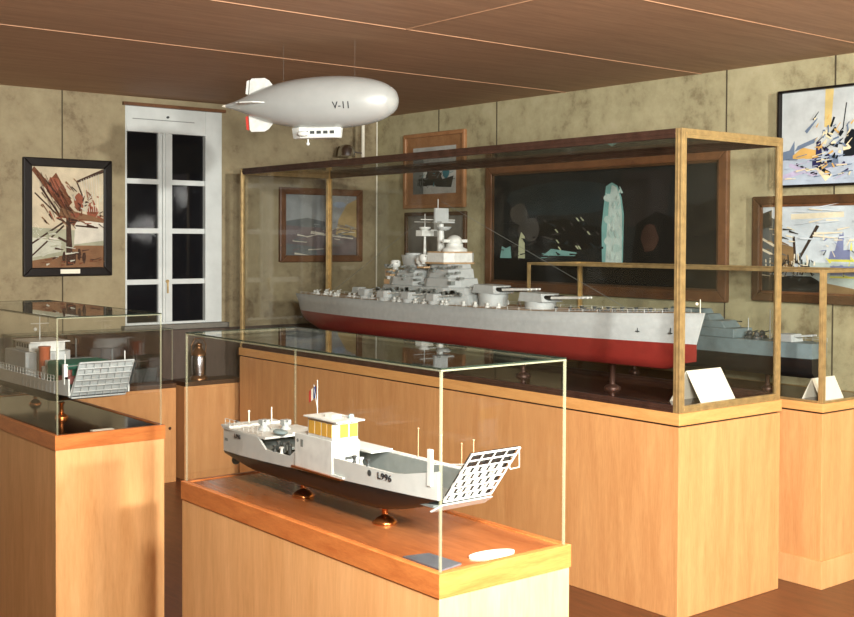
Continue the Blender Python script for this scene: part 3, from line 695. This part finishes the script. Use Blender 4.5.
# ------------------------------------------------------------------ battleship
ZB = BB + .008
t = thing('battleship_model', 'red and light grey battleship model with pyramid tower in the big case', 'model ship', (4.31 * SB, 6.72 * SB, ZB), -PI / 2)
t.scale = (SB, SB, SB)
LB_ = 3.34
KZ, WZ = .128, .258
def hbw(s):
    if s < .35: return .2 * (.35 + .65 * math.sin(PI / 2 * (s / .35)) ** .8) if s > 0 else .06
    if s < .6: return .2
    return .2 * max(.012, 1 - ((s - .6) / .4) ** 1.9)
def hbd(s):
    if s < .6: return max(hbw(s), .2 * (.5 + .5 * min(1, s / .2)))
    return .205 * max(.02, 1 - ((s - .6) / .405) ** 2.3)
def sheer(s): return .372 + (.035 * ((s - .6) / .4) ** 1.8 if s > .6 else 0)
n = 40; lo = []; hi = []
for i in range(n + 1):
    s = i / n; b = hbw(s); x = s * LB_
    k = KZ + (.09 * ((.12 - s) / .12) ** 1.5 if s < .12 else 0) + (.05 * ((s - .95) / .05) if s > .95 else 0)
    xk = x - (.05 * (s > .999))
    lo.append([(x, -b, WZ), (x, -b * .97, KZ + .05 if s > .12 else k + .03), (xk, -b * .78, k + .008), (xk, -b * .3, k), (xk, b * .3, k), (xk, b * .78, k + .008), (x, b * .97, KZ + .05 if s > .12 else k + .03), (x, b, WZ)])
    xr = x + (.045 * ((s - .9) / .1) ** 2 if s > .9 else 0)
    bd = hbd(s)
    hi.append([(x, -b, WZ), (x + (xr - x) * .5, -(b * .6 + bd * .4), WZ + (sheer(s) - WZ) * .5), (xr, -bd, sheer(s)), (xr, bd, sheer(s)), (x + (xr - x) * .5, b * .6 + bd * .4, WZ + (sheer(s) - WZ) * .5), (x, b, WZ)])
q = MB(); q.loft(lo); part_label(q.build('lower_hull', M_red, t), 'dark red lower hull')
q = MB(); q.loft(hi); uh = q.build('upper_hull', M_grey, t)
q = MB()
dk = [[(p[2][0], p[2][1] * .97, p[2][2] + .0006), (p[2][0], -p[2][1] * .97, p[2][2] + .0006)] for p in hi]
for a, b in zip(dk, dk[1:]): q.add([a[0], b[0], b[1], a[1]], [(0, 1, 2, 3)])
q.build('deck', M_teak, t)
for sgn in (-1, 1):
    q = MB()
    for i in range(1, n):
        s = i / n; p = hi[i][2]
        q.tube((p[0], sgn * abs(p[1]) * .985, p[2]), (p[0], sgn * abs(p[1]) * .985, p[2] + .016), .0012, n=5)
        p2 = hi[i + 1][2]
        if i < n - 1:
            for kz in (.008, .016): q.tube((p[0], sgn * abs(p[1]) * .985, p[2] + kz), (p2[0], sgn * abs(p2[1]) * .985, p2[2] + kz), .0009, n=4)
    q.build('guard_rail', M_white, t)
for sgn, ax_ in ((-1, 3.22), (-1, 3.05)):
    q = MB(); yb = -hbd(ax_ / LB_) * .8 - .004
    q.tube((ax_, yb, .33), (ax_, yb - .004, .30), .003, n=6); q.tube((ax_ - .012, yb - .004, .305), (ax_ + .012, yb - .004, .305), .003, n=6); q.build('anchor', M_dkgrey, t)
q = MB(); q.tube((LB_ + .02, 0, .405), (LB_ + .02, 0, .47), .002, n=6); q.ball((LB_ + .0, 0, .448), .008, 8); q.build('jackstaff', M_card, t)
def turret(x, z, rz=0, big=1.0):
    q = MB(); b = big
    q.lathe([(.085 * b, 0), (.085 * b, .03)], (x, 0, z), n=24)
    q.add([(x - .1 * b, -.07 * b, z + .03), (x + .09 * b, -.078 * b, z + .03), (x + .11 * b, -.05 * b, z + .03), (x + .11 * b, .05 * b, z + .03), (x + .09 * b, .078 * b, z + .03), (x - .1 * b, .07 * b, z + .03),
           (x - .095 * b, -.062 * b, z + .078 * b), (x + .07 * b, -.066 * b, z + .074 * b), (x + .085 * b, -.042 * b, z + .072 * b), (x + .085 * b, .042 * b, z + .072 * b), (x + .07 * b, .066 * b, z + .074 * b), (x - .095 * b, .062 * b, z + .078 * b)],
          [(0, 1, 7, 6), (1, 2, 8, 7), (2, 3, 9, 8), (3, 4, 10, 9), (4, 5, 11, 10), (5, 0, 6, 11), (6, 7, 8, 9, 10, 11)])
    o = q.build('main_turret', M_grey, t)
    for gy in (-.045, -.018, .018, .045):
        g = MB(); g.tube((x + .09 * b, gy * b, z + .052 * b), (x + .33 * b, gy * b, z + .062 * b), .0085 * b, .0058 * b, n=10); g.build('gun_barrel', M_white, o)
        g = MB(); g.tube((x + .085 * b, gy * b, z + .052 * b), (x + .13 * b, gy * b, z + .054 * b), .014 * b, .012 * b, n=10); g.build('blast_bag', M_black, o)
turret(2.30, .385)
turret(1.92, .415)
q = MB(); q.lathe([(.082, .372), (.082, .415)], (1.92, 0, 0), n=24); q.lathe([(.082, .372), (.082, .39)], (2.30, 0, 0), n=24); q.build('barbette', M_grey, t)
def block(name, boxes, mat=M_grey, taper=.94, bev=.003):
    q = MB()
    for x0, x1, hw, z0, z1 in boxes:
        c = (x1 - x0) * .18
        q.prism([(x0, -hw * .8), (x0 + c, -hw), (x1 - c, -hw), (x1, -hw * .6), (x1, hw * .6), (x1 - c, hw), (x0 + c, hw), (x0, hw * .8)], z0, z1, taper=taper)
    return q.build(name, mat, t, bevel=bev)
block('main_deckhouse', [(.95, 1.82, .15, .372, .43), (1.0, 1.78, .135, .43, .468)])
block('bridge_tower', [(1.40, 1.72, .115, .468, .52), (1.42, 1.69, .10, .52, .575), (1.43, 1.67, .09, .575, .605)], M_grey)
block('conning_bridge', [(1.43, 1.66, .115, .612, .667)], M_white, 1.0)
block('bridge_roof', [(1.42, 1.67, .12, .603, .612), (1.43, 1.66, .11, .667, .675)], M_teak, 1.0, .001)
q = MB(); q.lathe([(.075, .675), (.075, .69), (.05, .70), (.05, .72)], (1.58, 0, 0), n=20); q.ball((1.58, 0, .735), .045, 14, sq=(1, 1, .8)); q.box(1.57, 1.59, -.09, .09, .728, .745); q.build('fire_director', M_white, t)
q = MB(); q.lathe([(.024, .605), (.022, .70), (.015, .84)], (1.455, 0, 0), n=14); q.tube((1.425, 0, .60), (1.425, 0, .985), .005, .002, n=8); q.tube((1.425, -.13, .862), (1.425, .13, .862), .003, n=6); q.tube((1.43, -.06, .80), (1.43, .06, .80), .003, n=6)
mastB = q.build('radar_mast', M_white, t)
q = MB(); q.box(1.46, 1.475, -.06, .04, .845, .93); q.box(1.44, 1.52, -.05, .05, .842, .852); q.lathe([(.03, .80), (.045, .815), (.045, .82)], (1.48, 0, 0), n=14); q.build('radar_aerial', M_grey, mastB)
block('funnel_base', [(1.06, 1.38, .11, .468, .52), (1.10, 1.36, .095, .52, .56)])
q = MB(); q.loft([[(1.22 + .09 * math.cos(a) - (z - .56) * .35, .065 * math.sin(a), z) for a in [2 * PI * i / 20 for i in range(20)]] for z in (.56, .62, .65)], closed=True); q.lathe([(.05, .65), (.05, .662)], (1.19, 0, 0), n=16)
q.build('funnel', M_grey, t)
q = MB(); q.tube((1.30, 0, .56), (1.30, 0, .80), .012, .006, n=10); q.tube((1.30, 0, .80), (1.30, 0, .90), .003, n=6); q.box(1.27, 1.33, -.045, .045, .765, .80); q.lathe([(.02, .80), (.035, .812), (.035, .82)], (1.30, 0, 0), n=12); q.tube((1.30, -.08, .85), (1.30, .08, .85), .0025, n=6); q.build('after_mast', M_white, t)
block('searchlight_deck', [(1.36, 1.46, .12, .575, .585), (1.02, 1.10, .1, .52, .56), (.98, 1.06, .08, .468, .50)], M_teak, 1.0, .001)
for i, (gx, gy, gz) in enumerate([(1.36, -.08, .585), (1.42, -.1, .6), (1.10, -.07, .56), (1.04, -.07, .5)]):
    q = MB(); q.lathe([(.018, 0), (.018, .012), (.03, .02), (.03, .05), (.02, .058)], (gx, gy, gz), n=14); q.tube((gx, gy, gz + .035), (gx + .05, gy - .02, gz + .05), .004, n=6); q.build('gun_director', M_white, t)
for i, (gx, gy) in enumerate([(.62, 0), (.86, -.12), (.86, .12), (1.12, -.165), (1.36, -.165), (1.60, -.165), (1.12, .165), (1.36, .165), (1.60, .165)]):
    gz = .372 if gy else .372
    q = MB(); q.lathe([(.04, gz), (.04, gz + .02)], (gx, gy, 0), n=16); q.prism([(gx - .045, gy - .035), (gx + .03, gy - .035), (gx + .05, gy - .02), (gx + .05, gy + .02), (gx + .03, gy + .035), (gx - .045, gy + .035)], gz + .02, gz + .062, taper=.86)
    o = q.build('secondary_turret', M_grey, t, bevel=.002)
    for dy in (-.014, .014):
        g = MB(); g.tube((gx + .04, gy + dy, gz + .045), (gx + .14, gy + dy, gz + .055), .004, .003, n=8); g.build('gun_barrel', M_white, o)
rr = random.Random(11)
for i in range(34):
    gx = .12 + i * .05 + rr.random() * .02; gy = (-1 if i % 3 else 1) * (.08 + .06 * rr.random()) * (1 if gx > .4 else .6); gz = .372
    if 1.0 < gx < 1.8: gy = -.178 if i % 3 else .178
    q = MB(); q.lathe([(.016, 0), (.018, .012), (.015, .012), (.014, .004)], (gx, gy, gz), n=12); q.tube((gx, gy, gz), (gx, gy, gz + .016), .006, n=8); q.ball((gx, gy, gz + .02), .010, 8); q.tube((gx, gy - .003, gz + .02), (gx + .035, gy - .003, gz + .034), .0018, n=6); q.tube((gx, gy + .003, gz + .02), (gx + .035, gy + .003, gz + .034), .0018, n=6)
    q.build('flak_gun', M_white, t)
for i in range(9):
    gx = 1.84 + (i % 3) * .035 + .10 * (i // 3); gy = (-.15, .15, -.13)[i % 3]
    q = MB(); q.lathe([(.013, 0), (.013, .014)], (gx, gy, .372), n=10); q.ball((gx, gy, .392), .010, 8); q.build('vent_cowl', M_white, t)
for i in range(14):
    gx = 2.5 + i * .048; gy = (-.08, .06)[i % 2] * (1 - (gx - 2.5) * .6); gz = sheer(gx / LB_)
    q = MB(); q.lathe([(.010, 0), (.008, .004), (.008, .014), (.012, .018), (.012, .02)], (gx, gy, gz), n=10); q.build('capstan' if i % 4 == 0 else 'bollard', M_dkgrey, t)
for gy in (-.03, .03):
    q = MB()
    for i in range(26): q.ball((2.55 + i * .024, gy * (1 - i * .02), sheer((2.55 + i * .024) / LB_) + .003), .006, 6, sq=(1.3, .7, .6))
    q.build('anchor_chain', M_dkgrey, t)
q = MB()
rr = random.Random(4)
for i in range(40):
    x = .97 + rr.random() * .82; sgn = -1
    z = .44 + rr.random() * .02
    q.box(x, x + .02 + .02 * rr.random(), -.152, -.14, z - .02, z)
for i in range(30):
    x = 1.05 + rr.random() * .7; z = .47 + rr.random() * .12
    q.box(x, x + .015 + .02 * rr.random(), -.122, -.09, z, z + .012)
q.build('deck_fittings', M_midgrey, t)
q = MB(); q.tube((1.46, 0, .97), (2.9, 0, .41), .0012, n=5); q.tube((1.30, 0, .88), (.3, 0, .39), .0012, n=5); q.build('aerial_wire', M_midgrey, t)
for i, yy in enumerate((3.9, 4.55, 5.2, 5.85)):
    pedestal('%s dark pedestal under the red battleship hull' % ('foremost', 'second', 'third', 'aftermost')[i], 4.31 * SB, yy * SB, ZB, (KZ - .001) * SB, .04, M_brassd, stem=.014)
# card in the big case: a folded standing card
def tent_card(label, x, y, z, w_, h, lean, rz):
    q = MB()
    q.slab([(-w_ / 2, 0, 0), (w_ / 2, 0, 0), (w_ / 2, lean, h), (-w_ / 2, lean, h)], (0, .002, 0))
    q.slab([(-w_ / 2, lean * 2, 0), (w_ / 2, lean * 2, 0), (w_ / 2, lean, h), (-w_ / 2, lean, h)], (0, .002, 0))
    return tag(q.build('label_card', M_card, None, (x, y, z), rz), label, 'card', 'white standing cards in the brass cases')
tent_card('large white tilted card in the near end of the big case', 4.185, 3.15, ZB, .245, .145, .09, 0)
tent_card('smaller white card in the near end of the right wall case', 4.84, 3.0, RB + .008, .19, .10, .05, 0)

# ------------------------------------------------------------------ destroyer in the right wall case
ZR = RB + .008
t = thing('warship_model', 'grey warship model with black lower hull in the right wall case', 'model ship', (4.93, 3.13, ZR), PI / 2)
# local +x runs from the transom (nearest) to the bow (far end)
LR = 1.74
def hr(s): return .1 * (.62 + .38 * min(1, s / .25) ** .7) if s < .5 else .1 * max(.02, 1 - ((s - .5) / .5) ** 2)
n = 24; lo = []; hi = []
for i in range(n + 1):
    s = i / n; x = s * LR; b = hr(s); k = .078; wz = .175
    lo.append([(x, -b, wz), (x, -b * .95, k + .03), (x, -b * .5, k), (x, b * .5, k), (x, b * .95, k + .03), (x, b, wz)])
    z1 = .248 + (.05 * ((s - .5) / .5) ** 2 if s > .5 else 0)
    hi.append([(x, -b, wz), (x, -b * 1.03, z1), (x, b * 1.03, z1), (x, b, wz)])
q = MB(); q.loft(lo); q.build('lower_hull', M_black, t)
q = MB(); q.loft(hi, sm=False); q.build('upper_hull', M_slate, t)
q = MB(); q.prism([(.44, -.08), (1.05, -.08), (1.15, -.04), (1.15, .04), (1.05, .08), (.44, .08)], .248, .295); q.prism([(.5, -.07), (1.0, -.07), (1.08, 0), (1.0, .07), (.5, .07)], .295, .33, taper=.9); q.build('deckhouse', M_slate, t, bevel=.004)
q = MB(); q.prism([(.6, -.06), (.95, -.06), (1.0, 0), (.95, .06), (.6, .06)], .33, .36, taper=.9); q.prism([(.66, -.05), (.88, -.05), (.92, 0), (.88, .05), (.66, .05)], .36, .385, taper=.9); q.build('bridge', M_slate, t, bevel=.003)
q = MB(); q.box(.45, 1.04, -.083, -.079, .285, .291); q.box(.5, 1.0, -.074, -.068, .32, .326); q.build('deck_edge', M_black, t)
for i, gx in enumerate((.36, .40, .33)):
    q = MB(); q.lathe([(.025, .248), (.025, .262)], (gx, (-.05, .0, .04)[i], 0), n=12); q.ball((gx, (-.05, .0, .04)[i], .272), .016, 8); q.tube((gx, (-.05, .0, .04)[i], .275), (gx - .05, (-.05, .0, .04)[i], .29), .003, n=6); q.build('deck_gun', M_dkgrey, t)
q = MB(); q.prism([(.12, -.05), (.22, -.05), (.22, .05), (.12, .05)], .248, .285, taper=.85); q.tube((.12, -.02, .275), (.03, -.02, .285), .005, n=8); q.tube((.12, .02, .275), (.03, .02, .285), .005, n=8); q.build('after_turret', M_grey, t, bevel=.003)
for gx in (.30, .24, .27, .43):
    q = MB(); q.tube((gx, -.03, .248), (gx, -.03, .40 - abs(gx - .3) * .4), .003, .002, n=6); q.build('mast', M_grey, t)
q = MB(); ladder_rail(q, .02, .42, -.1, .248, .02, 10, .001); q.build('guard_rail', M_grey, t)
q = MB(); q.box(.1, .115, -.106, -.1, .18, .248); q.build('fender', M_dkgrey, t)
for i, yy in enumerate((3.42, 4.3)):
    pedestal('%s dark pedestal under the grey warship' % ('near', 'far')[i], 4.93, yy, ZR, .077, .03, M_brassd, stem=.012)

# ------------------------------------------------------------------ airship
t = thing('airship_model', 'silver blimp model hanging from the ceiling above the big case', 'model airship', (3.0, 4.646, 2.258), math.radians(-56.9))
# local +x is the nose; profile from tail tip to nose
LA = .90
XN = .43
prof = [(-.47, .004), (-.455, .010), (-.42, .018), (-.38, .031), (-.32, .056), (-.25, .081), (-.17, .102), (-.08, .117), (.02, .125), (.12, .1255), (.2, .121), (.27, .112), (.33, .099), (.375, .083), (.405, .063), (.422, .042), (.431, .020), (.434, .003)]
q = MB()
NS = 40
rad = lambda x: next((a[1] + (b[1] - a[1]) * (x - a[0]) / (b[0] - a[0]) for a, b in zip(prof, prof[1:]) if a[0] <= x <= b[0]), .01)
rings = [[(x, r * math.cos(2 * PI * i / NS), r * math.sin(2 * PI * i / NS)) for i in range(NS)] for x, r in prof]
q.loft(rings, closed=True)
env = q.build('envelope', M_silver, t)
sd = env.modifiers.new('smooth', 'SUBSURF'); sd.levels = 1; sd.render_levels = 1
q = MB(); q.lathe([(.002, -.482), (.006, -.475), (.008, -.46), (.006, -.45)], axis='x', n=14); q.build('tail_cone', M_card, t)
for a in (0, 90, 180, 270):
    c, s_ = math.cos(math.radians(a)), math.sin(math.radians(a))
    pts = [(-.335, .05), (-.33, .12), (-.32, .13), (-.25, .13), (-.228, .118), (-.205, .092)]
    q = MB(); o3 = Vector((0, -c, s_)) * .006
    q.slab([Vector((x, r * s_, r * c)) - o3 * .5 for x, r in pts], o3); f = q.build('tail_fin', M_white, t, bevel=.002)
    q = MB(); q.slab([Vector((x, r * s_, r * c)) - o3 * .4 for x, r in ((-.34, .052), (-.334, .122), (-.346, .118), (-.352, .056))], o3 * .8); part_label(q.build('rudder', M_fred if a == 180 else M_white, f), 'rudder flap')
q = MB(); q.prism([(-.05, -.028), (.13, -.028), (.15, -.015), (.15, .015), (.13, .028), (-.05, .028), (-.1, .0)], -.17, -.115, taper=1.06); g = q.build('gondola', M_white, t, bevel=.006)
for i in range(5):
    q = MB(); q.box(-.03 + i * .034, -.008 + i * .034, -.0315, -.028, -.15, -.136); q.build('gondola_window', M_dkgrey, g)
q = MB(); q.tube((-.02, -.0, -.172), (-.02, 0, -.19), .004, n=8); q.ball((-.02, 0, -.194), .009, 10); q.build('landing_wheel', M_white, g)
for sy in (-.05, .05):
    q = MB(); q.lathe([(.004, -.03), (.012, -.02), (.013, .01), (.006, .024)], (-.02, sy, -.15), 'x', n=12); q.tube((-.02, sy * .5, -.15), (-.02, sy, -.15), .003, n=6); q.build('engine_pod', M_white, g)
q = MB(); q.lathe([(.063, -.0285), (.046, -.0105), (.022, .0), (.002, .003)], (.434, 0, 0), 'x', n=24); q.build('nose_cap', M_silver, t)
def on_env(v):
    x = .20 + v.x; zz = -.03 + v.y; r = rad(x) + .0012
    return Vector((x, -math.sqrt(max(1e-6, r * r - zz * zz)) - v.z, zz))
text_mesh('V-11', .046, M_letter, 'marking', t, on_env)
for wx in (-.15, .22):
    q = MB(); q.tube((wx, 0, rad(wx) - .004), (wx, 0, ZC - 2.258), .0003, n=5); q.build('suspension_wire', M_midgrey, t)

# ceiling spotlight hung in the corner
t = thing('spotlight', 'chrome spotlight on a white rod hung near the room corner', 'lamp', (4.93, 6.94, ZC))
q = MB(); q.lathe([(.03, -.012), (.03, 0)], n=20); q.build('ceiling_rose', M_white, t)
q = MB(); q.tube((0, 0, -.012), (0, 0, -.33), .013, n=14); q.build('rod', M_card, t)
q = MB(); q.lathe([(.018, -.36), (.022, -.35), (.018, -.33)], n=16); q.build('collar', M_copper, t)
q = MB(); q.tube((-.01, 0, -.30), (-.05, .035, -.29), .006, n=8); q.build('arm', M_chrome, t)
hd = Vector((-.098, .072, -.29))
q = MB(); q.lathe([(.01, .055), (.04, .045), (.06, .02), (.066, -.02), (.068, -.03)], hd, n=24); q.build('lamp_shade', M_chrome, t)

# ------------------------------------------------------------------ low cabinets under the window
def cabinet(label, x0, x1, h):
    t = thing('low_cabinet', label, 'cabinet', (x0, 6.94, 0), 0, 'low wooden cabinets along the window wall')
    w_ = x1 - x0
    q = MB(); q.box(0, w_, 0, .2, 0, h - .03); q.build('body', M_oak2, t, bevel=.002)
    q = MB(); q.box(0, w_, -.008, .2, h - .03, h); q.build('cabinet_top', M_framed, t, bevel=.002)
    n_ = max(1, int(w_ / .6))
    for i in range(n_):
        q = MB(); q.box(i * w_ / n_ + .006, (i + 1) * w_ / n_ - .006, -.006, .001, .04, h - .05); d = q.build('door', M_oak2, t, bevel=.002)
        q = MB(); q.ball(((i + 1) * w_ / n_ - .05, -.014, h * .55), .01, 8); q.build('knob', M_brassd, d)
    return t
cabinet('low wooden cabinet below the white window, left of the two', 1.9, 3.423, .655)
cabinet('low wooden cabinet beside the big case plinth, right of the two', 3.485, 3.92, .655)
t = thing('display_case', 'low dim glass case on the cabinet below the window', 'display case', (2.35, 6.945, .655), 0)
q = MB(); q.box(0, 1.05, 0, .185, 0, .02); q.build('floor_panel', M_blackb, t)
q = MB(); q.box(.006, 1.044, .170, .178, .02, .352); part_label(q.build('back_board', M_blackb, t), 'dark back board')
panes(t, 1.05, .185, .02, .36, .005)
t = thing('boat_model', 'grey model boat in the dim case below the window', 'model ship', (2.42, 7.03, .675))
q = MB(); q.prism([(0, -.05), (.72, -.055), (.9, 0), (.72, .055), (0, .05)], 0, .08, taper=1.03); q.build('hull', M_dkgrey, t)
q = MB(); q.box(.2, .55, -.04, .04, .08, .13); q.box(.3, .45, -.03, .03, .13, .18); q.tube((.36, 0, .18), (.36, 0, .30), .004); q.tube((.6, 0, .08), (.6, 0, .22), .004); q.build('superstructure', M_midgrey, t)
# brass lantern on the right cabinet
t = thing('brass_lantern', 'small brass ship lantern on the cabinet behind the nearest case', 'lantern', (3.63, 7.02, .655))
q = MB(); q.lathe([(.06, 0), (.06, .015), (.045, .03)], n=20); q.build('base', M_lant, t)
q = MB(); q.lathe([(.045, .03), (.05, .06), (.05, .15), (.045, .165)], n=20); q.build('lamp_glass', M_chrome, t)
q = MB(); q.lathe([(.052, .165), (.05, .18), (.025, .21), (.02, .23), (.028, .235), (.012, .25)], n=20); q.build('cap', M_lant, t)
q = MB(); q.path([(-.05, 0, .17), (-.055, 0, .23), (-.03, 0, .28), (.03, 0, .28), (.055, 0, .23), (.05, 0, .17)], .003, 8); q.build('handle', M_lant, t)
